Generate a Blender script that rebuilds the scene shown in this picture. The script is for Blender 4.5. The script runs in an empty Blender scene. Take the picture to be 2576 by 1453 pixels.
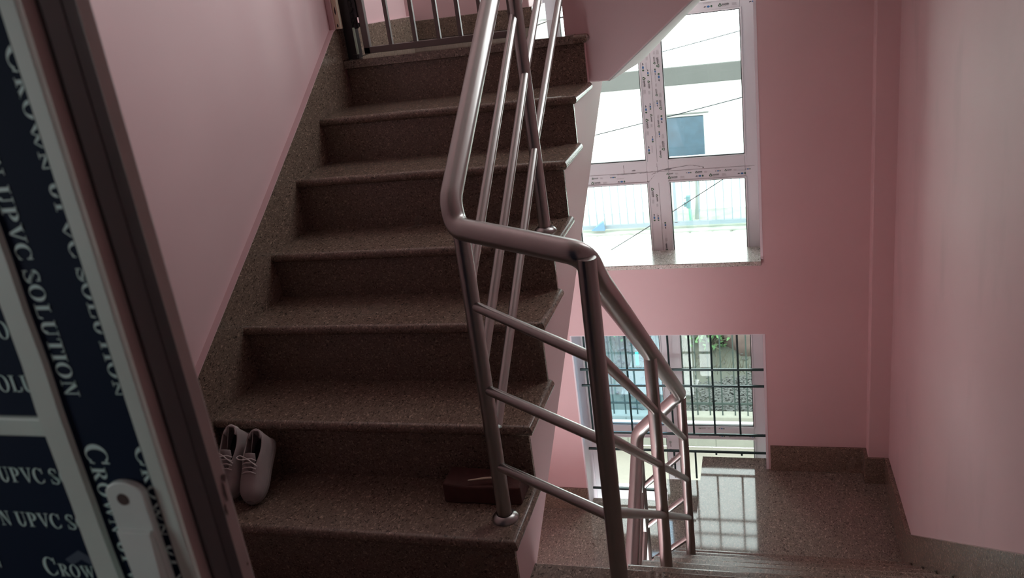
import bpy, math, random
from mathutils import Vector, Matrix
random.seed(7)
scene = bpy.context.scene
COL = scene.collection

# ------------------------------------------------------------------ camera
cam_d = bpy.data.cameras.new('camera')
cam = bpy.data.objects.new('camera', cam_d)
COL.objects.link(cam)
_a, _b, _c = 0.3089, -0.3513, -0.1365
_F = Vector((-math.sin(_a) * math.cos(_b), math.cos(_a) * math.cos(_b), math.sin(_b)))
_R0 = Vector((math.cos(_a), math.sin(_a), 0))
_U0 = _R0.cross(_F)
_R = math.cos(_c) * _R0 + math.sin(_c) * _U0
_U = -math.sin(_c) * _R0 + math.cos(_c) * _U0
_m = Matrix((_R, _U, -_F)).transposed().to_4x4()
_m.translation = Vector((0.5789, -1.574, 1.245))
cam.matrix_world = _m
cam_d.sensor_fit = 'HORIZONTAL'
cam_d.sensor_width = 36
cam_d.lens = 2135.83 / 2576 * 36
cam_d.clip_start = 0.05
cam_d.clip_end = 200
cam_d.dof.use_dof = True
cam_d.dof.focus_distance = 2.8
cam_d.dof.aperture_fstop = 11
scene.camera = cam

# ------------------------------------------------------------------ world, lights, exposure
scene.view_settings.view_transform = 'Standard'
scene.view_settings.look = 'None'
scene.view_settings.exposure = 0.12
scene.view_settings.gamma = 1.0
scene.view_settings.use_curve_mapping = False
world = bpy.data.worlds.new('sky')
scene.world = world
world.use_nodes = True
bg = world.node_tree.nodes['Background']
bg.inputs[0].default_value = (0.91, 0.97, 0.98, 1)
bg.inputs[1].default_value = 8.0
scene.cycles.max_bounces = 16
scene.cycles.diffuse_bounces = 10
scene.cycles.glossy_bounces = 6
scene.cycles.transparent_max_bounces = 16
scene.cycles.sample_clamp_indirect = 8


def portal(x0, x1, z0, z1, y=2.9):
    d = bpy.data.lights.new('daylight_portal', 'AREA')
    d.shape = 'RECTANGLE'
    d.size = x1 - x0
    d.size_y = z1 - z0
    d.cycles.is_portal = True
    o = bpy.data.objects.new('daylight_portal', d)
    o.location = ((x0 + x1) / 2, y, (z0 + z1) / 2)
    o.rotation_euler = (math.radians(-90), 0, 0)
    COL.objects.link(o)


portal(-.43, .566, -2.9, -.60)
portal(-.43, .566, -.21, 2.14)
for _l, _s, _r in (((1.34, 2.0, 2.56), (2.28, .8), (0, math.radians(90), 0)), ((-1.15, -1.85, 1.15), (.5, .5), (0, math.radians(-90), 0))):  # sampling portals at the unseen openings added to brighten the interior
    _d = bpy.data.lights.new('daylight_portal', 'AREA')
    _d.shape = 'RECTANGLE'
    _d.size, _d.size_y = _s
    _d.cycles.is_portal = True
    _o = bpy.data.objects.new('daylight_portal', _d)
    _o.location = _l
    _o.rotation_euler = _r
    COL.objects.link(_o)


# ------------------------------------------------------------------ materials
def mat(name, col, rough=.5, metal=0., spec=.5, **k):
    m = bpy.data.materials.new(name)
    m.use_nodes = True
    b = m.node_tree.nodes['Principled BSDF']
    b.inputs['Base Color'].default_value = (*col, 1)
    b.inputs['Roughness'].default_value = rough
    b.inputs['Metallic'].default_value = metal
    b.inputs['Specular IOR Level'].default_value = spec
    m.diffuse_color = (*col, 1)
    if k.get('noise'):
        sc, amt, bump = k['noise']
        nt = m.node_tree
        tc = nt.nodes.new('ShaderNodeTexCoord')
        n = nt.nodes.new('ShaderNodeTexNoise')
        n.inputs['Scale'].default_value = sc
        n.inputs['Detail'].default_value = 6
        nt.links.new(tc.outputs['Object'], n.inputs['Vector'])
        mr = nt.nodes.new('ShaderNodeMapRange')
        mr.inputs['To Min'].default_value = 1 - amt
        mr.inputs['To Max'].default_value = 1 + amt
        nt.links.new(n.outputs['Fac'], mr.inputs['Value'])
        mx = nt.nodes.new('ShaderNodeVectorMath')
        mx.operation = 'SCALE'
        mx.inputs[0].default_value = col
        nt.links.new(mr.outputs[0], mx.inputs['Scale'])
        nt.links.new(mx.outputs[0], b.inputs['Base Color'])
        if bump:
            bp = nt.nodes.new('ShaderNodeBump')
            bp.inputs['Strength'].default_value = bump
            bp.inputs['Distance'].default_value = .004
            nt.links.new(n.outputs['Fac'], bp.inputs['Height'])
            nt.links.new(bp.outputs[0], b.inputs['Normal'])
    return m


def granite(name, base, rough=.12, scale=1.0):
    m = bpy.data.materials.new(name)
    m.use_nodes = True
    nt = m.node_tree
    b = nt.nodes['Principled BSDF']
    tc = nt.nodes.new('ShaderNodeTexCoord')
    # crushed-stone chips: three voronoi layers
    mp = nt.nodes.new('ShaderNodeMapping')
    mp.inputs['Scale'].default_value = (1, .6, 1)
    nt.links.new(tc.outputs['Object'], mp.inputs['Vector'])
    wn = nt.nodes.new('ShaderNodeTexNoise')
    wn.inputs['Scale'].default_value = 60
    nt.links.new(mp.outputs[0], wn.inputs['Vector'])
    ad = nt.nodes.new('ShaderNodeVectorMath')
    ad.operation = 'MULTIPLY_ADD'
    ad.inputs[1].default_value = (.02, .02, .02)
    nt.links.new(wn.outputs['Color'], ad.inputs[0])
    nt.links.new(mp.outputs[0], ad.inputs[2])

    def vor(sc):
        v = nt.nodes.new('ShaderNodeTexVoronoi')
        v.inputs['Scale'].default_value = sc * scale
        nt.links.new(ad.outputs[0], v.inputs['Vector'])
        s = nt.nodes.new('ShaderNodeSeparateColor')
        nt.links.new(v.outputs['Color'], s.inputs[0])
        return s
    v1, v2 = vor(190), vor(260)
    r1 = nt.nodes.new('ShaderNodeValToRGB')
    e = r1.color_ramp.elements
    e[0].position = 0
    e[0].color = (*[c * .35 for c in base], 1)
    e[1].position = 1
    e[1].color = (*[min(.75, c * 2.0) for c in base], 1)
    for p, f in ((.05, .4), (.09, .8), (.5, .97), (.88, 1.12), (.93, 1.6)):
        x = e.new(p)
        x.color = (*[min(.75, c * f) for c in base], 1)
    nt.links.new(v1.outputs[0], r1.inputs[0])
    r2 = nt.nodes.new('ShaderNodeValToRGB')
    e = r2.color_ramp.elements
    e[0].color = (.72, .72, .72, 1)
    e[1].color = (1.2, 1.2, 1.2, 1)
    nt.links.new(v2.outputs[1], r2.inputs[0])
    mx = nt.nodes.new('ShaderNodeMix')
    mx.data_type = 'RGBA'
    mx.blend_type = 'MULTIPLY'
    mx.inputs[0].default_value = .8
    nt.links.new(r1.outputs[0], mx.inputs[6])
    nt.links.new(r2.outputs[0], mx.inputs[7])
    nt.links.new(mx.outputs[2], b.inputs['Base Color'])
    n2 = nt.nodes.new('ShaderNodeTexNoise')
    n2.inputs['Scale'].default_value = 5
    nt.links.new(tc.outputs['Object'], n2.inputs['Vector'])
    mr = nt.nodes.new('ShaderNodeMapRange')
    mr.inputs['To Min'].default_value = rough * .8
    mr.inputs['To Max'].default_value = rough * 1.3
    nt.links.new(n2.outputs['Fac'], mr.inputs['Value'])
    nt.links.new(mr.outputs[0], b.inputs['Roughness'])
    m.diffuse_color = (*base, 1)
    return m


def glass(name, tint=(.93, .97, .95), refl=.09):
    m = bpy.data.materials.new(name)
    m.use_nodes = True
    nt = m.node_tree
    nt.nodes.remove(nt.nodes['Principled BSDF'])
    out = nt.nodes['Material Output']
    t = nt.nodes.new('ShaderNodeBsdfTransparent')
    t.inputs[0].default_value = (*tint, 1)
    g = nt.nodes.new('ShaderNodeBsdfGlossy')
    g.inputs['Roughness'].default_value = .02
    fr = nt.nodes.new('ShaderNodeFresnel')
    fr.inputs[0].default_value = 1.45
    mx = nt.nodes.new('ShaderNodeMixShader')
    nt.links.new(fr.outputs[0], mx.inputs[0])
    nt.links.new(t.outputs[0], mx.inputs[1])
    nt.links.new(g.outputs[0], mx.inputs[2])
    nt.links.new(mx.outputs[0], out.inputs[0])
    m.diffuse_color = (.8, .9, .9, 1)
    return m


PINK = mat('pink_wall_paint', (.66, .465, .475), .55, noise=(3, .05, .12))
PINKR = mat('pink_wall_paint_smudged', (.63, .45, .46), .55, noise=(1.7, .12, .06))
PINKW = mat('white_reveal_paint', (.80, .76, .80), .6)
SOFF = mat('soffit_paint', (.62, .62, .60), .7)
GRAN = granite('speckled_granite', (.190, .142, .110), .24, 1.5)
GRANF = granite('polished_floor_granite', (.235, .20, .165), .07, 1.3)
MARB = granite('light_sill_granite', (.55, .54, .48), .22, 1.2)
STEEL = mat('brushed_stainless_steel', (.39, .385, .37), .30, 1.0, noise=(30, .06, .0))
UPVC = mat('white_upvc', (.66, .67, .69), .4)
GASK = mat('black_gasket', (.02, .022, .022), .5)
PRINT = mat('grey_print', (.06, .065, .07), .6)
FAINT = mat('faint_grey_print', (.36, .35, .36), .6)
PGREEN = mat('green_print', (.05, .13, .07), .6)
PBLUE = mat('blue_print', (.05, .17, .38), .6)
GLASS = glass('window_glass')
GLASSB = glass('blue_tinted_glass', (.74, .90, 1.0))
GRIL = mat('dark_green_metal', (.02, .05, .05), .4, .3)
GATEM = mat('grey_gate_paint', (.16, .14, .13), .4, .3)
BLACK = mat('black_metal', (.02, .02, .022), .35, .3)
WOODJ = mat('bare_jamb_wood', (.74, .66, .50), .7, noise=(12, .35, .3))
TAPE = mat('dark_blue_tape', (.004, .014, .036), .7, spec=.12)
TLET = mat('pale_tape_print', (.52, .80, .76), .5)
DPVC = mat('door_upvc', (.54, .72, .66), .5, noise=(14, .12, .0))
DEDGE = mat('dusty_door_edge', (.30, .25, .24), .55, noise=(22, .18, .0))
DGREY = mat('dark_grey_gasket', (.045, .045, .045), .6)
HANDL = mat('white_latch_plastic', (.62, .80, .76), .4, noise=(20, .10, .0))
RUST = mat('brown_hole', (.06, .045, .04), .6)


# faint grey rub marks on the right wall paint
_nt = PINKR.node_tree
_b = _nt.nodes['Principled BSDF']
_src = _b.inputs['Base Color'].links[0].from_socket
_tc = _nt.nodes.new('ShaderNodeTexCoord')
_mp = _nt.nodes.new('ShaderNodeMapping')
_mp.inputs['Scale'].default_value = (1, 2.6, 1.2)
_mp.inputs['Rotation'].default_value = (math.radians(18), 0, 0)
_n = _nt.nodes.new('ShaderNodeTexNoise')
_n.inputs['Scale'].default_value = 1.6
_n.inputs['Detail'].default_value = 7
_r = _nt.nodes.new('ShaderNodeMapRange')
_r.inputs['From Min'].default_value = .56
_r.inputs['From Max'].default_value = .74
_r.inputs['To Max'].default_value = .26
_x = _nt.nodes.new('ShaderNodeMix')
_x.data_type = 'RGBA'
_x.inputs[7].default_value = (.34, .29, .29, 1)
_nt.links.new(_tc.outputs['Object'], _mp.inputs[0])
_nt.links.new(_mp.outputs[0], _n.inputs['Vector'])
_nt.links.new(_n.outputs['Fac'], _r.inputs['Value'])
_nt.links.new(_r.outputs[0], _x.inputs[0])
_nt.links.new(_src, _x.inputs[6])
_nt.links.new(_x.outputs[2], _b.inputs['Base Color'])


# ------------------------------------------------------------------ mesh building
class MB:
    def __init__(s):
        s.v = []
        s.f = []
        s.mi = []
        s.m = 0

    def add(s, vs, fs):
        n = len(s.v)
        s.v += [tuple(v) for v in vs]
        for f in fs:
            s.f.append(tuple(n + i for i in f))
            s.mi.append(s.m)
        return s

    def box(s, x0, x1, y0, y1, z0, z1):
        vs = [(x, y, z) for z in (z0, z1) for y in (y0, y1) for x in (x0, x1)]
        return s.add(vs, [(0, 2, 3, 1), (4, 5, 7, 6), (0, 1, 5, 4), (2, 6, 7, 3), (0, 4, 6, 2), (1, 3, 7, 5)])

    def prism(s, pts, ax, a, b):
        def mk(p, t):
            return (t, p[0], p[1]) if ax == 0 else ((p[0], t, p[1]) if ax == 1 else (p[0], p[1], t))
        n = len(pts)
        s.add([mk(p, a) for p in pts] + [mk(p, b) for p in pts],
              [tuple(range(n))[::-1], tuple(range(n, 2 * n))] + [(i, (i + 1) % n, n + (i + 1) % n, n + i) for i in range(n)])
        return s

    def tube(s, path, r, seg=16, cap=True):
        P = [Vector(p) for p in path]
        n = len(P)
        T = []
        for i in range(n):
            a = (P[i] - P[i - 1]).normalized() if i else (P[1] - P[0]).normalized()
            b = (P[i + 1] - P[i]).normalized() if i < n - 1 else a
            T.append((a, b))
        d = T[0][0]
        u = d.orthogonal().normalized()
        rings = []
        for i in range(n):
            a, b = T[i]
            t = (a + b).normalized()
            if i:
                q = T[i - 1][1].rotation_difference(b) if False else a.rotation_difference(a)
            # project u on plane normal to t, stretching for the mitre
            u0 = (u - a * u.dot(a)).normalized()
            w0 = a.cross(u0)
            rr = r[i] if isinstance(r, (list, tuple)) else r
            ring = []
            for k in range(seg):
                th = 2 * math.pi * k / seg
                o = u0 * math.cos(th) * rr + w0 * math.sin(th) * rr
                dn = a.dot(t)
                sft = -o.dot(t) / dn if dn > .3 else 0
                ring.append(P[i] + o + a * sft)
            rings.append(ring)
            q = a.rotation_difference(b)
            u = q @ u0
        vs = [v for g in rings for v in g]
        fs = []
        for i in range(n - 1):
            for k in range(seg):
                k2 = (k + 1) % seg
                fs.append((i * seg + k, i * seg + k2, (i + 1) * seg + k2, (i + 1) * seg + k))
        if cap:
            fs.append(tuple(range(seg))[::-1])
            fs.append(tuple((n - 1) * seg + k for k in range(seg)))
        return s.add(vs, fs)

    def lathe(s, prof, c, seg=24):
        vs = []
        for r, z in prof:
            for k in range(seg):
                t = 2 * math.pi * k / seg
                vs.append((c[0] + r * math.cos(t), c[1] + r * math.sin(t), c[2] + z))
        fs = []
        for i in range(len(prof) - 1):
            for k in range(seg):
                k2 = (k + 1) % seg
                fs.append((i * seg + k, i * seg + k2, (i + 1) * seg + k2, (i + 1) * seg + k))
        return s.add(vs, fs)


def fillet(path, rad, n=8):
    P = [Vector(p) for p in path]
    out = [P[0]]
    for i in range(1, len(P) - 1):
        a = (P[i - 1] - P[i])
        b = (P[i + 1] - P[i])
        ra = min(rad, a.length * .45, b.length * .45)
        p0 = P[i] + a.normalized() * ra
        p2 = P[i] + b.normalized() * ra
        for k in range(n + 1):
            t = k / n
            out.append(p0 * (1 - t) ** 2 + P[i] * 2 * t * (1 - t) + p2 * t * t)
    out.append(P[-1])
    return out


def origin_of(o):
    v = Vector((0, 0, 0))
    while o:
        v += o.location
        o = o.parent
    return v


def tag(o, label=None, cat=None, group=None, kind=None):
    if label:
        o['label'] = label
    if cat:
        o['category'] = cat
    if group:
        o['group'] = group
    if kind:
        o['kind'] = kind
    return o


def obj(name, mb, m, parent=None, origin=None, bevel=0, smooth=False, segs=2, rot=None):
    me = bpy.data.meshes.new(name)
    og = Vector(origin) if origin is not None else (origin_of(parent) if parent else Vector((0, 0, 0)))
    me.from_pydata([tuple(Vector(v) - og) for v in mb.v], [], mb.f)
    ms = m if isinstance(m, (list, tuple)) else [m]
    for x in ms:
        me.materials.append(x)
    if len(ms) > 1:
        me.polygons.foreach_set('material_index', mb.mi)
    me.update()
    o = bpy.data.objects.new(name, me)
    COL.objects.link(o)
    if parent:
        o.parent = parent
    else:
        o.location = og
    if smooth:
        me.polygons.foreach_set('use_smooth', [True] * len(me.polygons))
        me.set_sharp_from_angle(angle=math.radians(40))
    if bevel:
        b = o.modifiers.new('bevel', 'BEVEL')
        b.width = bevel
        b.segments = segs
        b.limit_method = 'ANGLE'
    return o


def empty(name, loc, label, cat, group=None, kind=None):
    o = bpy.data.objects.new(name, None)
    o.location = loc
    o.empty_display_size = .1
    COL.objects.link(o)
    return tag(o, label, cat, group, kind)


def struct(name, mb, m, **k):
    return tag(obj(name, mb, m, **k), kind='structure')


# ------------------------------------------------------------------ measurements (metres)
W = -.9475                       # face of the skirting on the left wall
WL = -.9675                      # plaster of the left wall
YW = 2.4964                      # window wall, room side
YF = 2.70                        # plane of the window frames
XR = 1.13                        # face of the right skirting
ZF = -.1941                      # floor the photographer stands on
G2, R2, Y0 = .235, .171, .1706   # descending flight
ZR, ZM, ZL = -1.393, -1.55, -1.70
TY = [.008, .243, .483, .716, .964, 1.211, 1.49]
TZ = [-.01, .165, .350, .503, .687, .849, 1.017]
WX0, WX1 = -.43, .566            # window openings
UL = 1.02                        # upper landing

# ------------------------------------------------------------------ the setting
HC = 3.9                         # ceiling height
mb = MB()
mb.box(WL - .15, WL, -1.64, 3.0, -3.2, HC)
mb.box(WL - .15, WL, -4, -2.06, -3.2, HC)
mb.box(WL - .15, WL, -2.06, -1.64, -3.2, .93)  # below an unseen opening added to light the door leaf
mb.box(WL - .15, WL, -2.06, -1.64, 1.38, HC)
struct('wall_left', mb, PINK)
mb = MB()
mb.box(XR + .02, XR + .17, -4, 1.60, -3.2, HC)
mb.box(XR + .02, XR + .17, 2.40, 2.9, -3.2, HC)
mb.box(XR + .02, XR + .17, 1.60, 2.40, -3.2, 1.42)  # below an out-of-view opening added to brighten the left wall and landing
mb.box(XR + .02, XR + .17, 1.60, 2.40, 3.7, HC)
struct('wall_right', mb, PINKR)
mb = MB()
mb.box(WL - .15, WX0, YW, YW + .30, -3.2, HC)
mb.box(WX1, XR + .17, YW, YW + .30, -3.2, HC)
for z0, z1 in ((-3.2, -2.9), (-.60, -.225), (2.14, HC)):
    mb.box(WX0, WX1, YW, YW + .30, z0, z1)
struct('wall_back', mb, PINK)
struct('wall_front', MB().box(WL - .15, XR + .17, -4.15, -4.0, -3.2, HC), PINK)
mb = MB().box(WL - .15, XR + .17, -4.15, YW + .3, HC, HC + .15)
struct('ceiling', mb, SOFF)
# corner columns
struct('wall_column_right', MB().box(1.055, XR + .03, 2.406, YW + .01, -1.40, HC), PINK, bevel=.004)
struct('wall_column_left', MB().box(WL - .01, -.385, 2.25, YW + .01, UL - .02, HC), PINK, bevel=.004)
# painted reveals of the two windows (thin plaster lining, off-white)
for z0, z1, nm in ((-2.9, -.60, 'trim_1'), (-.2, 2.14, 'trim_2')):
    mb = MB()
    mb.box(WX0 - .002, WX0 + .004, YW - .001, YF + .03, z0, z1)
    mb.box(WX1 - .004, WX1 + .002, YW - .001, YF + .03, z0, z1)
    mb.box(WX0, WX1, YW + .001, YF + .03, z1 - .004, z1 + .002)
    mb.box(WX1 - .001, WX1 + .008, YW - .002, YW + .001, max(z0, ZR), z1)
    mb.box(WX0 - .004, WX0 + .001, YW - .002, YW + .001, max(z0, ZL), z1)
    struct(nm, mb, PINKW)

# floors
struct('floor', MB().box(WL, XR + .02, -4, Y0, ZF - .03, ZF), GRANF, bevel=.006, segs=3)
struct('floor_slab', MB().box(WL, XR + .02, -4, Y0 - .03, ZF - .17, ZF - .031), SOFF)
mb = MB()
mb.box(.2215, XR + .02, 1.56, YW, ZR - .03, ZR)
mb.box(.2215, WX1, YW, 2.60, ZR - .03, ZR)
mb.box(.2215, WX1, YW, 2.60, ZR - .20, ZR - .031)
struct('floor_landing_high', mb, GRANF)
mb = MB()
mb.prism([(.13, 1.56), (.2215, 1.56), (.2215, 2.60), (.012, 2.60), (.05, 2.3)], 2, ZM - .12, ZM)
struct('floor_landing_middle', mb, GRANF)
mb = MB()
mb.box(WL, .13, 1.56, 2.2180, ZL - .03, ZL)
mb.box(WL, .13, 2.2195, YW, ZL - .03, ZL)
mb.box(WX0, .05, YW, 2.60, ZL - .03, ZL)
struct('floor_landing_low', mb, GRANF)
struct('floor_landing_slab', MB().box(WL, XR + .02, 1.58, YW, ZL - .18, ZL - .031), SOFF)
mb = MB()
mb.box(WL, -.05, TY[6], YW, UL - .03, TZ[6] + .002)
mb.box(WX0, -.05, YW, 2.60, UL - .03, TZ[6] + .002)
struct('floor_landing_upper', mb, GRANF)
struct('floor_landing_upper_slab', MB().box(WL, -.0158, TY[6] + .06, 2.60, .846, UL - .031), PINK)

# skirtings
mb = MB()
mb.prism([(WX1 + .018, YW), (WX1 + .018, YW - .014), (1.037, YW - .014), (1.037, 2.392), (XR + .005, 2.392), (XR + .005, 2.41), (1.06, 2.41), (1.06, YW)], 2, ZR, -1.246)
struct('baseboard_back', mb, GRAN, bevel=.002)
struct('baseboard_low', MB().box(WL, WX0, YW - .014, YW, ZL, -1.561), GRAN, bevel=.002)
mb = MB()
mb.prism([(2.40, ZR), (2.40, -1.243), (1.70, -1.243), (1.70, -1.19), (.2383, -.1363), (-.05, -.08), (-4, -.08), (-4, ZF), (.15, ZF),
          (Y0 + 6.2 * G2, ZR)], 0, XR, XR + .02)
# (a clean outline: the skirting climbs beside the flight)
mb = MB()
mb.prism([(2.40, ZR), (2.40, -1.243), (1.725, -1.196), (.2383, -.1363), (.17, -.088), (-4, -.088), (-4, ZF - .02), (.05, ZF - .02),
          (Y0 + 6 * G2, ZR - .1), (1.75, ZR)], 0, XR, XR + .0205)
struct('baseboard_right', mb, GRAN, bevel=.002)
mb = MB()
sk = [(-.10, .09), (.2627, .3291), (.7207, .628), (1.1015, .8847), (1.455, 1.130), (1.475, 1.137), (2.25, 1.125)]
mb.prism(sk + [(2.25, UL), (1.49, UL), (1.52, .80), (.2, -.24), (-.10, -.19)], 0, WL, W)
struct('baseboard_left', mb, GRAN, bevel=.0015)
mb = MB()
prev = None
for a, b in zip(sk[:-1], sk[1:]):
    mb.add([(WL, a[0], a[1]), (W + .001, a[0], a[1]), (WL, b[0], b[1]), (W + .001, b[0], b[1]),
            (WL, a[0], a[1] + .003), (W + .001, a[0], a[1] + .003), (WL, b[0], b[1] + .003), (W + .001, b[0], b[1] + .003)],
           [(4, 5, 7, 6), (1, 3, 7, 5), (0, 1, 5, 4), (2, 6, 7, 3)])
struct('trim_3', mb, PINK)
mb = MB()
mb.box(WL, -.383, 2.236, 2.25, UL, 1.104)
mb.box(-.385, -.371, 2.236, YW, UL, 1.104)
struct('baseboard_upper', mb, GRAN, bevel=.0015)


# ------------------------------------------------------------------ stair flights
def tread_mesh(x0, x1, yn, yb, z, th=.030, sgn=1):
    """slab with a bull-nosed front (at yn) and a bull-nosed right end (at x1)"""
    mb = MB()
    r = th / 2
    prof = []
    for k in range(9):
        t = math.pi / 2 - math.pi * k / 8
        prof.append((-math.cos(t) * r + r, math.sin(t) * r - r))   # (inset, dz)
    n = len(prof)
    vs = []
    for ins, dz in prof:
        y = yn + sgn * ins
        vs += [(x0, y, z + dz), (x1 - ins, y, z + dz), (x1 - ins, yb, z + dz), (x0, yb, z + dz)]
    fs = []
    for k in range(n - 1):
        a, b = k * 4, (k + 1) * 4
        for i in range(4):
            j = (i + 1) % 4
            fs.append((a + i, a + j, b + j, b + i))
    fs.append((0, 1, 2, 3))
    q = (n - 1) * 4
    fs.append((q + 3, q + 2, q + 1, q))
    return mb.add(vs, fs)


st = empty('staircase', (-.48, .0, ZF), 'brown granite stair flight rising beside the left wall to the gate', 'staircase')
for k in range(7):
    yb = TY[k + 1] + .03 if k < 6 else TY[6] + .10
    o = obj('tread', tread_mesh(W, 0.0, TY[k], yb, TZ[k]), GRAN, st, smooth=True)
    zb = TZ[k - 1] if k else ZF
    obj('riser', MB().box(W, -.0158, TY[k] + .018, TY[k] + .030, zb, TZ[k] - .030), GRAN, st)
prof = [(-.02, ZF + .0)]
prof = []
for k in range(7):
    zb = TZ[k - 1] - .030 if k else ZF - .16
    prof += [(TY[k] + .030, zb), (TY[k] + .030, TZ[k] - .030)]
prof += [(1.86, TZ[6] - .030), (1.86, .8323)]
prof += [(.1713, -.2088), (.10, -.2527), (.038, -.354)]
obj('slab', MB().prism(prof, 0, WL + .001, -.0158), PINK, st)

st2 = empty('staircase', (.65, Y0, ZF), 'granite stair flight descending along the right wall to the landing', 'staircase')
XS = .184
for j in range(1, 7):
    yj, zj = Y0 + j * G2, ZF - j * R2
    obj('tread', tread_mesh(XS, XR, yj, yj - G2 - .03, zj, .030, -1), GRAN, st2, smooth=True)
    obj('riser', MB().box(XS + .02, XR, yj - G2 - .030, yj - G2 - .018, zj, zj + R2 - .030), GRAN, st2)
obj('riser', MB().box(XS + .02, XR, Y0 + 6 * G2 - .030, Y0 + 6 * G2 - .018, ZR, ZF - 6 * R2 - .030), GRAN, st2)
prof = [(Y0 - .031, ZF - .031)]
for j in range(1, 7):
    yj, zj = Y0 + j * G2, ZF - j * R2
    prof += [(yj - G2 - .031, zj - .030), (yj - .031, zj - .030)]
prof += [(Y0 + 6 * G2 - .031, ZR - .031), (1.575, ZR - .031), (1.575, ZR - .20), (Y0 - .03, ZF - .32)]
obj('slab', MB().prism(prof, 0, XS + .02, XR + .019), PINK, st2)

st3 = empty('staircase', (-.45, 1.5, ZL), 'granite stair flight continuing down under the left flight', 'staircase')
for j in range(1, 7):
    yn = 1.56 - j * .235
    z = ZL - j * R2
    obj('tread', tread_mesh(WL + .003, .02, yn, yn + .265, z), GRAN, st3, smooth=True)
    obj('riser', MB().box(WL + .003, .0, yn + .247, yn + .259, z, z + R2 - .03), GRAN, st3)

# upper cross flight and its side, seen from below in front of the window
XC = [(-.09, .846), (.053, .842), (.364, 1.0855), (.455, 1.157), (XR + .019, 1.157), (XR + .019, 1.36), (.12, 1.36), (.12, 1.19), (-.09, 1.19)]
st4 = empty('staircase', (.1, 1.55, UL), 'dusky pink plastered underside of the short flight crossing above the tall window', 'staircase')
XF = [(-.09, .80), (.0527, .7953), (.364, 1.059), (.455, 1.135)] + XC[4:]
sl_ = MB()
n_ = len(XC)
sl_.add([(a, 1.55, b) for a, b in XC] + [(a, 2.49, b) for a, b in XF],
        [tuple(range(n_))[::-1], tuple(range(n_, 2 * n_))] + [(i, (i + 1) % n_, n_ + (i + 1) % n_, n_ + i) for i in range(n_)])
obj('slab', sl_, PINK, st4, bevel=.004)
sf = MB()
for a, b, c, d in zip(XC[1:4], XC[2:5], XF[1:4], XF[2:5]):
    q = [(a[0], 1.553, a[1]), (b[0], 1.553, b[1]), (d[0], 2.492, d[1]), (c[0], 2.492, c[1])]
    sf.add([(x + .003, y, z - .003) for x, y, z in q] + [(x - .006, y, z + .006) for x, y, z in q],
           [(0, 1, 2, 3), (7, 6, 5, 4), (0, 4, 5, 1), (2, 6, 7, 3), (0, 3, 7, 4), (1, 5, 6, 2)])
obj('soffit', sf, SOFF, st4)


# ------------------------------------------------------------------ text helpers
_tc = {}


def glyphs(txt, bold=0.0):
    k = (txt, bold)
    if k not in _tc:
        c = bpy.data.curves.new('txt', 'FONT')
        c.body = txt
        c.size = 1
        c.offset = bold
        o = bpy.data.objects.new('txt', c)
        COL.objects.link(o)
        dg = bpy.context.evaluated_depsgraph_get()
        dg.update()
        me = bpy.data.meshes.new_from_object(o.evaluated_get(dg))
        vs = [(v.co.x, v.co.y) for v in me.vertices]
        fs = [tuple(p.vertices) for p in me.polygons]
        bpy.data.objects.remove(o)
        bpy.data.meshes.remove(me)
        _tc[k] = (vs, fs)
    return _tc[k]


def arc(cx, cy, ox, oy, ix, iy, a0, a1, n=14, dx=0):
    vs, fs = [], []
    for k in range(n + 1):
        t = math.radians(a0 + (a1 - a0) * k / n)
        vs += [(cx + ox * math.cos(t), cy + oy * math.sin(t)), (cx + dx + ix * math.cos(t), cy + iy * math.sin(t))]
    for k in range(n):
        fs.append((2 * k, 2 * k + 1, 2 * k + 3, 2 * k + 2))
    return vs, fs


def rect(x0, y0, x1, y1):
    return [(x0, y0), (x1, y0), (x1, y1), (x0, y1)], [(0, 1, 2, 3)]


def quad(*p):
    return list(p), [(0, 1, 2, 3)]


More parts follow.
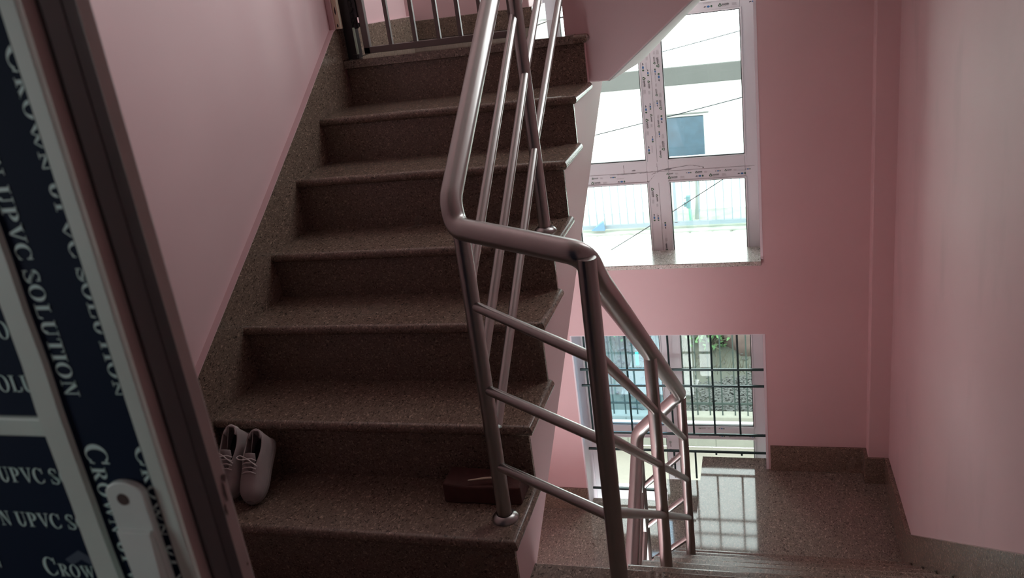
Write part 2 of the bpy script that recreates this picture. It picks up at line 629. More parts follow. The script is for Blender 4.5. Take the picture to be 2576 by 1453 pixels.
def serif(ch):
    """bold roman capitals drawn from strokes; returns (pieces, advance) for cap height 1"""
    s = .05
    if ch == 'O':
        return [arc(.42, .5, .42, .52, .235, .47, 0, 360, 28)], .92
    if ch == 'C':
        return [arc(.42, .5, .42, .52, .25, .47, 42, 318, 22, .03), quad((.70, .64), (.78, .64), (.78, 1.0), (.72, .98)),
                quad((.69, .10), (.75, .06), (.79, .28), (.75, .30))], .88
    if ch == 'R':
        return [rect(.12, 0, .31, 1), rect(.02, 0, .42, s), rect(.02, 1 - s, .40, 1), arc(.38, .74, .33, .26, .15, .20, -90, 90, 12),
                quad((.30, .50), (.50, .50), (.86, .0), (.62, .0)), rect(.60, 0, .88, s)], .92
    if ch == 'W':
        return [quad((.04, 1), (.26, 1), (.46, 0), (.38, 0)), quad((.38, 0), (.46, 0), (.66, 1), (.60, 1)), quad((.46, 1), (.68, 1), (.90, 0), (.82, 0)),
                quad((.82, 0), (.88, 0), (1.12, 1), (1.04, 1)), rect(0, 1 - s, .34, 1), rect(.42, 1 - s, .76, 1), rect(.96, 1 - s, 1.2, 1)], 1.2
    if ch == 'N':
        return [rect(.14, 0, .20, 1), rect(.70, 0, .76, 1), quad((.10, 1), (.34, 1), (.76, 0), (.68, 0)), rect(.02, 0, .32, s), rect(.02, 1 - s, .26, 1),
                rect(.58, 1 - s, .88, 1)], .94
    if ch == 'U':
        return [rect(.12, .3, .31, 1), rect(.68, .3, .74, 1), arc(.43, .32, .31, .34, .13, .26, 180, 360, 14, .02), rect(.02, 1 - s, .42, 1), rect(.56, 1 - s, .86, 1)], .92
    if ch == 'P':
        return [rect(.12, 0, .31, 1), rect(.02, 0, .42, s), rect(.02, 1 - s, .40, 1), arc(.36, .71, .38, .29, .17, .23, -90, 90, 14)], .80
    if ch == 'V':
        return [quad((.08, 1), (.30, 1), (.54, 0), (.44, 0)), quad((.44, 0), (.52, 0), (.82, 1), (.74, 1)), rect(0, 1 - s, .40, 1), rect(.62, 1 - s, .92, 1)], .92
    if ch == 'S':
        return [arc(.34, .735, .30, .285, .15, .22, 35, 200, 12), arc(.36, .265, .33, .285, .17, .22, -145, 20, 12),
                quad((.045, .70), (.18, .86 - .2), (.66, .38), (.56, .16)), quad((.05, .62), (.22, .72), (.69, .30), (.52, .40)),
                quad((.54, .72), (.60, .72), (.60, 1.0), (.55, 1.0)), quad((.06, .0), (.11, .0), (.12, .30), (.06, .30))], .74
    if ch == 'L':
        return [rect(.12, 0, .31, 1), rect(.02, 0, .72, s + .01), rect(.02, 1 - s, .42, 1), quad((.62, 0), (.74, 0), (.78, .30), (.72, .30))], .80
    if ch == 'T':
        return [rect(.28, 0, .47, 1), rect(.18, 0, .58, s), rect(.02, 1 - s - .01, .73, 1), quad((.02, .74), (.06, .74), (.12, 1), (.02, 1)),
                quad((.69, .74), (.73, .74), (.73, 1), (.63, 1))], .76
    if ch == 'I':
        return [rect(.12, 0, .31, 1), rect(.02, 0, .42, s), rect(.02, 1 - s, .42, 1)], .46
    return [], .32


def serif_line(mb, txt, place, cap, big=None, clip=None):
    """place(u, v) -> 3D, u along the line, v up; big: indices drawn taller"""
    u = 0
    for i, ch in enumerate(txt):
        h = cap * (1.45 if big and i in big else 1)
        ps, adv = serif(ch)
        for vs, fs in ps:
            pts = [(u + x * h, y * h) for x, y in vs]
            if clip is not None:
                if min(q[0] for q in pts) > clip[1] or max(q[0] for q in pts) < clip[0]:
                    continue
                pts = [(min(max(q[0], clip[0]), clip[1]), q[1]) for q in pts]
            mb.add([place(*q) for q in pts], fs)
        u += adv * h * 1.03
    return u


# ------------------------------------------------------------------ windows
def marks(mb, x, z, ang, s=1.0, kind='full', y=None):
    """one repeat of the printed protective film; x,z start, ang direction; material slots 0 grey 1 faint 2 green 3 blue"""
    ca, sa = math.cos(ang), math.sin(ang)
    cnt = [0]

    def pl(u, v):
        return (x + (u * ca - v * sa) * s, y, z + (u * sa + v * ca) * s)

    def poly(pts, m):
        mb.m = m
        mb.add([pl(*q) for q in pts], [tuple(range(len(pts)))])

    def pieces(vf, m):
        mb.m = m
        mb.add([pl(*q) for q in vf[0]], vf[1])
    # triangular ring logo
    o, i_ = [], []
    for k in range(24):
        t = 2 * math.pi * k / 24
        rr = 1 + .18 * math.cos(3 * (t - math.pi / 2))
        o.append((.007 + .0072 * rr * math.cos(t), .0075 + .0072 * rr * math.sin(t)))
        i_.append((.007 + .0034 * rr * math.cos(t), .007 + .0034 * rr * math.sin(t)))
    mb.m = 2
    mb.add([pl(*q) for q in o + i_], [(k, (k + 1) % 24, 24 + (k + 1) % 24, 24 + k) for k in range(24)])
    vs, fs = glyphs('tonish', .022)
    mb.m = 0
    mb.add([pl(.017 + q[0] * .0125, .006 + q[1] * .0125) for q in vs], fs)
    vs, fs = glyphs('D E N I T', .0)
    mb.m = 4
    mb.add([pl(.0175 + q[0] * .0072, .0002 + q[1] * .0072) for q in vs], fs)
    # block of fine print (too small to read): rows of faint dashes
    for r in range(4):
        poly([(.062, .001 + r * .0032), (.084 - .004 * (r % 2), .001 + r * .0032), (.084 - .004 * (r % 2), .0022 + r * .0032), (.062, .0022 + r * .0032)], 1)
    if kind == 'full':
        # dark zig-zag mark, blue oval, green disc
        poly([(.137, .006), (.141, .0035), (.144, .006), (.149, .004), (.148, .0085), (.143, .0105), (.140, .0085)], 0)
        poly([(.159 + .0072 * math.cos(t * math.pi / 8), .007 + .0048 * math.sin(t * math.pi / 8)) for t in range(16)], 3)
        poly([(.173 + .0045 * math.cos(t * math.pi / 8), .007 + .0052 * math.sin(t * math.pi / 8)) for t in range(16)], 2)
        for r in range(2):
            poly([(.136, .021 + r * .004), (.172, .021 + r * .004), (.172, .022 + r * .004), (.136, .022 + r * .004)], 1)


def printed(name, parent, strips, y):
    mb = MB()
    for (x, z, ang, n, s) in strips:
        for k in range(n):
            d = k * .205 * s
            marks(mb, x + math.cos(ang) * d, z + math.sin(ang) * d, ang, s, 'full', y)
    return obj(name, mb, [PRINT, FAINT, PGREEN, PBLUE, PMID], parent)


PMID = mat('mid_grey_print', (.2, .19, .2), .6)


def window(name, zs, z0, z1, label):
    """zs: list of glass bands (z_low, z_high); frame members fill the rest"""
    w = empty(name, ((WX0 + WX1) / 2, YF, z0), label, 'window', kind='structure')
    gx = [(-.358, .017), (.127, .501)]
    fr = MB()
    fr.box(WX0 + .004, gx[0][0], YF, YF + .06, z0, z1)
    fr.box(gx[0][1], gx[1][0], YF, YF + .06, z0, z1)
    fr.box(gx[1][1], WX1 - .004, YF, YF + .06, z0, z1)
    edges = [z0] + [e for b in zs for e in b] + [z1]
    for i in range(0, len(edges), 2):
        for a, b in gx:
            fr.box(a, b, YF, YF + .06, edges[i], edges[i + 1])
    obj('frame', fr, UPVC, w, bevel=.003)
    gs = MB()
    for za, zb in zs:
        for a, b in gx:
            t = .007
            bd = MB()
            # glazing bead: sloping white lip round each pane
            for (p, q, r_, s_) in ((a - t, a + .001, za - t, zb + t), (b - .001, b + t, za - t, zb + t)):
                bd.box(p, q, YF - .006, YF + .01, r_, s_)
            bd.box(a, b, YF - .006, YF + .01, za - t, za + .001)
            bd.box(a, b, YF - .006, YF + .01, zb - .001, zb + t)
            bo = obj('bead', bd, UPVC, w, bevel=.002)
            g = MB()
            g.box(a, a + .005, YF + .004, YF + .02, za, zb)
            g.box(b - .005, b, YF + .004, YF + .02, za, zb)
            g.box(a, b, YF + .004, YF + .02, za, za + .005)
            g.box(a, b, YF + .004, YF + .02, zb - .005, zb)
            obj('gasket', g, GASK, w)
            obj('pane', MB().box(a, b, YF + .022, YF + .026, za, zb), GLASSB if (a < 0 and zb < 0 and za > -1.3) else GLASS, w)
    return w


w2 = window('window_2', [(-.225, .161), (.278, .966), (1.017, 1.40), (1.49, 2.08)], -.25, 2.14, 'tall white framed window above the light granite sill')
w1 = window('window_1', [(-2.8, -1.78), (-1.70, -1.338), (-1.258, -.66)], -2.9, -.60, 'lower white framed window behind the dark green grille')
# seams of the frame, film edges
mb = MB()
mb.box(WX0 + .01, WX1 - .02, YF - .0014, YF + .001, .2175, .2195)
mb.box(.0715, .0735, YF - .0014, YF + .001, .27, .97)
mb.box(.0715, .0735, YF - .0014, YF + .001, -.25, .16)
obj('seam', mb, FAINT, w2)
yp = YF - .0012
H = math.pi / 2
printed('printed_film', w2, [
    (.121, .176, 0, 2, 1.0),           # transom, right
    (-.275, .171, 0, 1, 1.0), (-.06, .171, 0, 0, 1.0),
    (.0285, .90, -H, 3, 1.0), (.031, .135, -H, 1, 1.0),    # mullion, left column, reading down
    (.116, .325, H, 3, 1.0), (.118, -.20, H, 0, 1.0),      # mullion, right column, reading up
    (.20, .982, 0, 2, 1.0), (-.3, .982, 0, 1, 1.0)], yp)
printed('printed_film', w2, [(.052, .84, -H, 3, .8), (.098, .29, H, 4, .75), (.053, .10, -H, 1, .8), (.115, .198, 0, 3, .7), (-.27, .198, 0, 1, .7), (.098, -.21, H, 1, .9)], yp - .0001)
# scuffed, lifted film where the members meet
random.seed(3)
mb = MB()
for x0, z0, x1, z1, w_ in ((-.135, .2145, -.02, .2175, .0016), (-.10, .216, -.10, .262, .0012), (-.02, .2175, .075, .2195, .0022), (.075, .223, .235, .242, .0014),
                           (.235, .242, .30, .2285, .0012), (.072, .214, .069, .262, .0014), (.04, .205, .065, .214, .0012), (.02, .165, .055, .202, .0012)):
    n_, P_ = 9, []
    for k in range(n_ + 1):
        t = k / n_
        P_.append((x0 + (x1 - x0) * t + random.uniform(-.001, .001), z0 + (z1 - z0) * t + random.uniform(-.0015, .0015)))
    hv = abs(x1 - x0) < abs(z1 - z0)
    vs = []
    for (a, b) in P_:
        ww = w_ * random.uniform(.3, 1.2)
        vs += [(a - (ww if hv else 0), yp, b - (0 if hv else ww)), (a + (ww if hv else 0), yp, b + (0 if hv else ww))]
    mb.add(vs, [(2 * k, 2 * k + 1, 2 * k + 3, 2 * k + 2) for k in range(n_)])
for cx_, cz_, wx, wz in ((.125, .2285, .022, .006), (-.05, .232, .012, .005), (.298, .2255, .004, .005), (.02, .166, .003, .004)):
    pts = []
    for k in range(14):
        t = 2 * math.pi * k / 14
        rr = random.uniform(.6, 1.1)
        pts.append((cx_ + wx * rr * math.cos(t), yp - .0001, cz_ + wz * rr * math.sin(t)))
    mb.add(pts, [tuple(range(14))])
obj('scuff', mb, PMID, w2)
printed('printed_film', w1, [(.20, -1.325, 0, 2, .8), (.03, -1.36, -H, 2, .8)], yp)
printed('printed_film', w1, [(.20, -1.276, 0, 1, .8)], yp - .001)

# sill of the upper window
sl = struct('trim_4', MB().box(WX0 - .02, WX1 + .0, YW - .028, YF + .0, -.225, -.2025), MARB, bevel=.004, segs=3)

# green grille in the lower opening
gr = empty('window_grille', (0.07, 2.62, -1.9), 'dark green metal bar grille set inside the lower window', 'grille')
for z in (-.862, -.961, -1.2615, -1.372, -1.64):
    obj('cross_bar', MB().box(WX0, WX1, 2.612, 2.624, z - .006, z + .006), GRIL, gr, bevel=.002)
for x in (-.39, -.279, -.162, -.05, .0685, .180, .295, .4305):
    obj('upright_bar', MB().tube([(x, 2.622, -1.2615), (x, 2.622, -.602)], .0055, 8), GRIL, gr, smooth=True)
for x in (-.39, -.279, -.05, .0625, .180, .295, .4325):
    lo = ZM if x < .2 else ZR
    lo = -1.70 if x < .0 else lo
    if x < .0:
        continue
    obj('upright_bar', MB().tube([(x, 2.622, lo), (x, 2.622, -1.372)], .0055, 8), GRIL, gr, smooth=True)

# ------------------------------------------------------------------ railing
rl = empty('stair_railing', (.1, .1, ZF), 'stainless steel tube railing turning from the left flight down the right flight', 'railing')
RH, RP, RB = .0248, .0185, .0118
N1 = (-.0546, .1032)
X2 = .265
N2 = (X2, -.1179)
P3 = (X2, N2[1] + 3 * G2)
P4 = (X2, N2[1] + 6 * G2)
P5 = (.088, 1.2918)
P6 = (-.060, .841)
P7 = (-.055, 1.60)
ZT2 = .7255
hr = fillet([(-.120, 1.62, 1.838), (-.0733, .115, .8040), (-.056, .085, .7507), (X2 - .006, N2[1] + .012, .7455), (X2, N2[1] + .07, ZT2 - .05),
             (X2, P4[1] - .005, ZT2 - 6 * R2 + .005), (P5[0], P5[1], -.47), (.0885, 1.262, -.535), (.10, .30, -1.235)], .05, 8)
obj('handrail', MB().tube(hr, RH, 20), STEEL, rl, smooth=True)


def post(x, y, z0, z1, r=RP, flange=True, lean=(0, 0), nm='post'):
    p = obj(nm, MB().tube([(x, y, z0), (x + lean[0], y + lean[1], z1)], r, 18), STEEL, rl, smooth=True)
    if flange:
        obj('flange', MB().lathe([(0, 0), (.034, 0), (.034, .003), (.031, .008), (.025, .013), (.020, .015)], (x, y, z0), 24), STEEL, p, smooth=True)
    return p


post(N1[0], N1[1], TZ[0], .752)
post(N2[0], N2[1], ZF, .742)
post(P3[0], P3[1], ZF - 3 * R2, ZT2 - 3 * R2)
post(P4[0], P4[1], ZF - 6 * R2, ZT2 - 6 * R2 - .01)
post(P5[0], P5[1], ZL, -.50)
post(P6[0], P6[1], TZ[3], 1.30, lean=(-.010, 0))
post(P7[0], P7[1], 1.19, 1.80)


def bar(a, b, r=RB):
    obj('rail_bar', MB().tube([a, b], r, 14), STEEL, rl, smooth=True)


for a, b in ((.564, .534), (.351, .353), (.142, .172)):
    bar((N1[0], N1[1], a), (N2[0], N2[1], b))
for a, b, c, d, e in ((.542, .026, -.489, -.548, -.721), (.365, -.153, -.672, -.750, -.907), (.184, -.330, -.850, -.940, -1.085)):
    bar((X2 + .003, N2[1], a), (X2 + .003, P3[1], b))
    bar((X2 + .003, P3[1], b), (X2 + .003, P4[1], c))
    bar((X2, P4[1], d), (P5[0], P5[1], e))
    bar((P5[0], P5[1], e - .01), (.10, .3, e - .72))
for lo, hi in (((-.0507, .11, .6237), (-.0760, .85, 1.146)), ((-.0489, .11, .4262), (-.0634, .85, .987)), ((-.0420, .11, .2472), (-.0618, .85, .769))):
    bar(lo, hi)
for a, b in (((-.0580, .85, .785), (-.0600, 1.60, 1.295)), ((-.0640, .85, .985), (-.0780, 1.60, 1.490)), ((-.070, .85, 1.15), (-.095, 1.60, 1.655))):
    bar(a, b)

# ------------------------------------------------------------------ gate on the upper landing
gt = empty('metal_gate', (-.6, 1.53, UL), 'grey barred metal gate standing across the top of the left flight', 'gate')
GY = 1.535
fm = MB()
s_ = .0115
fm.box(-.868, -.843, GY - s_, GY + s_, 1.034, 1.95)
fm.box(-.285, -.262, GY - s_, GY + s_, 1.034, 1.95)
fm.box(-.868, -.262, GY - s_, GY + s_, 1.034, 1.058)
fm.box(-.868, -.262, GY - s_, GY + s_, 1.926, 1.95)
obj('frame', fm, GATEM, gt, bevel=.002)
for x in (-.757, -.656, -.562, -.476, -.391):
    obj('bar', MB().box(x - .0075, x + .0075, GY - .008, GY + .008, 1.05, 1.93), GATEM, gt, bevel=.0015)
pm = MB()
pm.box(-.936, -.893, 1.515, 1.56, TZ[6] + .003, 2.2)
obj('gate_post', pm, BLACK, gt, bevel=.003)
hm = MB()
hm.box(-.894, -.868, 1.52, 1.545, 1.135, 1.15)
hm.tube([(-.886, 1.525, 1.13), (-.886, 1.525, 1.26)], .012, 10)
hm.box(-.894, -.868, 1.515, 1.535, 1.17, 1.24)
for k in range(5):
    hm.tube([(-.892 + .004 * (k % 2), 1.51, 1.145 + k * .022), (-.878 - .004 * (k % 2), 1.51, 1.16 + k * .022)], .004, 6)
obj('hinge', hm, BLACK, gt, smooth=True)
obj('edge_strip', MB().box(-.893, -.886, 1.507, 1.515, TZ[6] + .02, 1.135), mat('pale_green', (.55, .75, .62), .4), gt)  # narrow pale green strip at the front edge of the post
fo = MB().box(-.915, -.895, 1.508, 1.525, TZ[6] + .003, TZ[6] + .02)
obj('floor_bolt', fo, BLACK, gt, bevel=.002)
jb = empty('wall_jamb', (-.95, 1.49, 1.138), 'bare cream jamb strip with dark scuffs on the left wall beside the gate', 'jamb')
obj('backing', MB().box(WL, -.945, 1.47, 1.51, 1.138, 2.4), PINK, jb, bevel=.002)
bo_ = obj('board', MB().box(-.945, -.926, 1.478, 1.50, 1.138, 2.4), WOODJ, jb, bevel=.001)
sc_ = MB()
random.seed(6)
for zc, w_, h_ in ((1.150, .0035, .007), (1.205, .003, .016), (1.30, .004, .02)):
    sc_.add([(-.9355 + w_ * random.uniform(.5, 1.2) * math.cos(k * math.pi / 5), 1.4775, zc + h_ * random.uniform(.6, 1.2) * math.sin(k * math.pi / 5)) for k in range(10)], [tuple(range(10))])
obj('scuff', sc_, BLACK, bo_)

# ------------------------------------------------------------------ door in the foreground
DX, DY0, DY1 = .2028, -1.184, -1.125
ZB, ZT = ZF + .01, 1.88
dr = empty('door_1', (-.38, DY0, ZB), 'open door leaf wrapped in dark blue printed film at the left edge', 'door', kind='structure')
XL_ = -.90
XBL, XBR = .1195, .1435
lf = MB()
lf.box(XBR - .004, DX - .002, DY0 + .001, DY1, ZB, ZT)
lf.box(XL_, XL_ + .09, DY0 + .001, DY1, ZB, ZT)
lf.box(XL_ + .09, XBR - .004, DY0 + .001, DY1, ZB, ZB + .1)
lf.box(XL_ + .09, XBR - .004, DY0 + .001, DY1, ZT - .1, ZT)
obj('leaf_frame', lf, DEDGE, dr, bevel=.002)
obj('corner_strip', MB().box(DX - .0115, DX + .0005, DY0 - .0005, DY0 + .004, ZB, ZT), DPVC, dr, bevel=.001)
tp = MB().box(XBR - .003, DX - .0115, DY0 - .0002, DY0 + .002, ZB, ZT)
obj('stile_film', tp, TAPE, dr)
gk = MB().box(DX - .006, DX + .0008, DY0 + .0155, DY0 + .031, ZB, ZT)
obj('edge_channel', gk, DGREY, dr)
gk = MB().box(DX - .006, DX + .0012, DY0 + .031, DY0 + .043, ZB, ZT)
obj('edge_gasket', gk, GASK, dr, bevel=.001)
# glazing bead with uneven film edge
bd = MB()
random.seed(11)
n = 60
zz = [ZB + (ZT - ZB) * k / n for k in range(n + 1)]
le = [XBL + random.uniform(-.0015, .0015) for _ in zz]
re_ = [XBR + random.uniform(-.0012, .0012) for _ in zz]
yb_ = DY0 - .004
vs = []
for z, a, b in zip(zz, le, re_):
    vs += [(a, DY0 + .008, z), (a + .003, yb_, z), (b - .003, yb_, z), (b, DY0 + .006, z)]
fs = []
for k in range(n):
    for i in range(3):
        fs.append((4 * k + i, 4 * k + i + 1, 4 * k + i + 5, 4 * k + i + 4))
obj('glazing_bead', bd.add(vs, fs), DPVC, dr, smooth=True)
pn = MB().box(XL_ + .09, XBL + .004, DY0 + .010, DY0 + .034, ZB + .1, ZT - .1)
obj('panel', pn, TAPE, dr)
wb = MB().box(XL_ + .09, XBL + .002, DY0 + .007, DY0 + .012, .9935, 1.0085)
obj('white_band', wb, DPVC, dr, bevel=.002)
sm = MB()
random.seed(8)
for yy, zz_, wy, wz in ((-1.1295, .9345, .0035, .004), (-1.1325, .924, .0018, .009), (-1.1365, .912, .0015, .006), (-1.1305, .8594, .0012, .0018)):
    sm.add([(DX - .0012, yy + wy * random.uniform(.6, 1.1) * math.cos(k * math.pi / 6), zz_ + wz * random.uniform(.6, 1.1) * math.sin(k * math.pi / 6)) for k in range(12)], [tuple(range(12))])
obj('dirt_mark', sm, mat('brown_dirt', (.06, .04, .035), .8), dr)
# printing on the stile: two columns reading downwards
L1 = MB()
yt = DY0 - .0006
word = 'CROWN UPVC SOLUTION'
cap = .0118


def wid(t, c):
    return sum(serif(ch)[1] * c * (1.45 if i == 0 else 1) * 1.03 for i, ch in enumerate(t))


wl = wid(word, cap)
target = .2165
for (xb, top) in ((.1462, .9945), (.1462, .9945 + .2505), (.1462, .9945 + .501), (.1462, .9945 - .2505), (.1862, .9945), (.1862, .9945 + .2505), (.1862, .9945 + .501), (.1862, .9945 - .2505)):
    k_ = target / wl
    lim = DX - .0115 - xb

    def pl(u, v, xb=xb, top=top, lim=lim):
        return (xb + min(v, lim), yt, top - u * k_)
    serif_line(L1, word, pl, cap, big={0})
obj('stile_lettering', L1, TLET, dr)
L2 = MB()
yt2 = DY0 + .0094
word2 = 'CROWN  UPVC SOLUTION'
for i, (zb, xend, txt) in enumerate(((.9545, .1165, 'CROWN UPVC SO'), (.9165, .1165, 'CROWN UPVC SO'), (1.027, .122, 'CROWN UPVC SOLUT'), (1.066, .118, 'CROWN UPVC SOL'),
                                      (1.104, .120, 'CROWN UPV'), (1.142, .120, 'CROWN UPVC SO'), (.838, .119, 'CROWN UPVC'), (.80, .119, 'CROWN UPVC SO'),
                                      (1.180, .118, 'CROWN UPVC SOL'), (1.218, .120, 'CROWN UPVC'), (1.256, .120, 'CROWN UPVC SO'), (1.294, .119, 'CROWN UP'))):
    c2 = .0125
    wd = wid(txt, c2) * .92
    serif_line(L2, txt, lambda u, v, xe=xend, w_=wd, z_=zb: (xe - w_ + u * .92, yt2, z_ + v), c2, big={0})
serif_line(L2, 'CROWN UPVC', lambda u, v: (.0605 + u * .92, yt2, .8735 + v), .0112, big={0}, clip=(0, .060))
serif_line(L2, 'SOLUTION', lambda u, v: (-.055 + u * .92, yt2, .8765 + v), .0125)
obj('panel_lettering', L2, TLET, dr)
em = MB()
em.add([(.083, yt2 + .0002, .889), (.098, yt2 + .0002, .898), (.113, yt2 + .0002, .889), (.108, yt2 + .0002, .884), (.098, yt2 + .0002, .890), (.088, yt2 + .0002, .884)], [(0, 5, 4, 1), (1, 4, 3, 2)])
obj('roof_emblem', em, mat('slate_emblem', (.05, .09, .13), .5), dr)
# latch plate
hp = MB()
out = []
x0h, x1h = .1562, .1868
zt_ = .9595
for k in range(11):
    t = math.pi * (1 - k / 10)
    out.append(((x0h + x1h) / 2 + (x1h - x0h) / 2 * math.cos(t), zt_ + .0095 * math.sin(t)))
out += [(x1h, .80), (x0h, .80)]
hp.prism(out, 1, DY0 - .0055, DY0 - .0003)
pl_ = obj('latch_plate', hp, HANDL, dr, bevel=.0012)
hl = MB()
hl.prism([(.1694 + .0044 * math.cos(k * math.pi / 10), .9560 + .0044 * math.sin(k * math.pi / 10)) for k in range(20)], 1, DY0 - .0060, DY0 - .0050)
obj('screw_hole', hl, RUST, pl_)
hl = MB()
hl.prism([(.1668 + .0014 * math.cos(k * math.pi / 6), .9215 + .0014 * math.sin(k * math.pi / 6)) for k in range(12)], 1, DY0 - .0085, DY0 - .0070)
obj('screw', hl, RUST, pl_)
lv = MB()
lv.add([(.1575, DY0 - .0055, .9325), (.1845, DY0 - .0055, .9325), (.1845, DY0 - .0082, .931), (.1575, DY0 - .0082, .931),
        (.1640, DY0 - .0055, .81), (.1845, DY0 - .0055, .81), (.1845, DY0 - .018, .81), (.1730, DY0 - .018, .81)],
       [(0, 1, 2, 3), (3, 2, 6, 7), (0, 3, 7, 4), (1, 5, 6, 2), (4, 7, 6, 5)])
obj('latch_lever', lv, HANDL, pl_, bevel=.0006)

# ------------------------------------------------------------------ shoes
LEATH = mat('worn_white_leather', (.36, .32, .31), .6, noise=(35, .18, .2))
LINER = mat('dark_shoe_lining', (.03, .028, .028), .9)
SOLEM = mat('grey_rubber_sole', (.26, .24, .23), .7)
LACE = mat('white_lace', (.6, .56, .54), .8)


def shoe(loc, pitch, yaw, label, L=.185, roll=0, strap=False):
    root = empty('shoe', loc, label, 'shoe', 'pair of white shoes on the lowest step')
    # stations along the shoe: t 0 toe .. 1 heel : (half width, height of the upper, opening half width)
    S = [(0, .010, .012, 0), (.04, .022, .026, 0), (.10, .030, .033, 0), (.18, .035, .037, 0), (.28, .0365, .042, 0), (.38, .0355, .049, 0),
         (.44, .034, .054, .006), (.52, .033, .057, .017), (.62, .032, .057, .0225), (.74, .0315, .057, .0235), (.86, .030, .062, .0215),
         (.94, .026, .065, .016), (.985, .018, .066, .008)]
    up = MB()
    N = 16
    vs = []
    for t, hw, h, op in S:
        for k in range(N + 1):
            a = k / N          # 0 left sole edge .. 1 right sole edge
            if op > 0:
                # open section: left wall up, gap, right wall
                if k <= N // 2:
                    q = k / (N / 2)
                    ang = q * math.pi / 2
                    x = -(op + (hw - op) * math.cos(ang) ** .8)
                    z = h * math.sin(ang) ** .75 if q < 1 else h
                else:
                    q = (N - k) / (N / 2)
                    ang = q * math.pi / 2
                    x = (op + (hw - op) * math.cos(ang) ** .8)
                    z = h * math.sin(ang) ** .75
            else:
                ang = math.pi * (1 - a)
                x = hw * math.copysign(abs(math.cos(ang)) ** .8, math.cos(ang))
                z = h * max(0, math.sin(ang)) ** .7
            vs.append((x, t * L, .012 + z))
    fs = []
    for i in range(len(S) - 1):
        for k in range(N):
            if S[i + 1][3] > 0 and k == N // 2:
                continue
            if S[i][3] > 0 and k == N // 2:
                continue
            a = i * (N + 1) + k
            fs.append((a, a + 1, a + N + 2, a + N + 1))
    # heel closure
    b0 = (len(S) - 1) * (N + 1)
    for k in range(N // 2):
        a, c = b0 + k, b0 + N - k
        fs.append((a, a + 1, c - 1, c))
    up.add(vs, fs)

    def local(name, mb, m, par=root, **kw):
        o = obj(name, mb, m, None, (0, 0, 0), **kw)
        o.parent = par
        return o
    u = local('upper', up, LEATH, smooth=True)
    so = u.modifiers.new('thick', 'SOLIDIFY')
    so.thickness = .004
    ss = u.modifiers.new('sub', 'SUBSURF')
    ss.levels = 1
    ss.render_levels = 2
    sol = MB()
    outl = [(-.0, -.004)]
    rr = []
    for t, hw, h, op in S:
        rr.append((hw + .0025, t * L))
    outl = [(0, -.003)] + rr + [(.0, L * 1.01)] + [(-a, b) for a, b in rr[::-1]]
    sol.prism([(a, b) for a, b in outl], 2, 0, .016)
    local('sole', sol, SOLEM, bevel=.004, smooth=True)
    ins = MB()
    inl = [(hw * .8, t * L) for t, hw, h, op in S[2:]]
    ins.prism(inl + [(-a, b) for a, b in inl[::-1]], 2, .017, .019)
    local('insole', ins, LINER)
    tg = MB()
    tv = []
    for i, (t, w_, z) in enumerate(((.40, .012, .056), (.48, .015, .064), (.56, .017, .070), (.62, .016, .078))):
        tv += [(-w_, t * L, z), (0, t * L, z + .004), (w_, t * L, z)]
    tg.add(tv, [(3 * i + j, 3 * i + j + 1, 3 * i + j + 4, 3 * i + j + 3) for i in range(3) for j in range(2)])
    to = local('tongue', tg, LEATH, smooth=True)
    to.modifiers.new('thick', 'SOLIDIFY').thickness = .003
    lc = MB()
    for i, t in enumerate((.36, .42, .48, .53)):
        z = .012 + .050 + i * .0045
        lc.tube([(-.020, t * L, z - .006), (-.008, t * L + .002, z), (.008, t * L + .003, z), (.020, t * L, z - .006)], .0022, 6)
    lc.tube(fillet([(0, .53 * L, .080), (-.018, .50 * L, .088), (-.036, .55 * L, .080), (-.030, .60 * L, .074), (-.004, .54 * L, .080)], .01, 4), .0017, 6)
    lc.tube(fillet([(0, .53 * L, .080), (.016, .48 * L, .082), (.028, .44 * L, .070)], .01, 4), .0017, 6)
    local('laces', lc, LACE, smooth=True)
    hb = MB()
    hv = []
    for k in range(9):
        a = math.pi * k / 8
        hv += [(.0215 * math.cos(a) * 1.05, L * (.86 + .155 * math.sin(a)), .054), (.0200 * math.cos(a), L * (.87 + .14 * math.sin(a)), .076)]
    hb.add(hv, [(2 * k, 2 * k + 2, 2 * k + 3, 2 * k + 1) for k in range(8)])
    ho = local('heel_collar', hb, LACE if strap else LEATH, smooth=True)
    ho.modifiers.new('thick', 'SOLIDIFY').thickness = .005
    if strap:
        tag(ho, 'bright white band round the heel')
    root.rotation_euler = (math.radians(pitch), math.radians(roll), math.radians(yaw))
    return root


shoe((-.772, .098, TZ[0] + .004), 38, 3, 'scuffed white laced shoe leaning on the riser, right one of the pair', L=.188)
shoe((-.850, .112, TZ[0] + .006), 43, 2, 'white shoe with pale heel band, half hidden behind the door edge', L=.190, strap=True)

# brick behind the newel post
BRK = mat('dark_red_brick', (.075, .030, .024), .85, noise=(40, .3, .6))
random.seed(5)
bk = MB()
xs = [-.235, -.20, -.15, -.10, -.06, -.025]
vs = []
for x in xs:
    j = lambda s=.003: random.uniform(-s, s)
    vs += [(x, .155 + j(), TZ[0]), (x, .238 + j(), TZ[0]), (x, .236 + j(), TZ[0] + .056 + j()), (x, .157 + j(), TZ[0] + .052 + j())]
fs = [(3, 2, 1, 0), tuple(4 * (len(xs) - 1) + i for i in range(4))]
for i in range(len(xs) - 1):
    for k in range(4):
        fs.append((4 * i + k, 4 * i + (k + 1) % 4, 4 * i + 4 + (k + 1) % 4, 4 * i + 4 + k))
tag(obj('brick', bk.add(vs, fs), BRK, None, (-.13, .195, TZ[0]), bevel=.006, segs=3), 'dark red brick lying behind the base of the steel newel post', 'brick')
tw = MB().tube([(-.165, .168, TZ[0] + .062), (-.12, .176, TZ[0] + .0655), (-.075, .182, TZ[0] + .066)], [.0015, .003, .0035], 6)
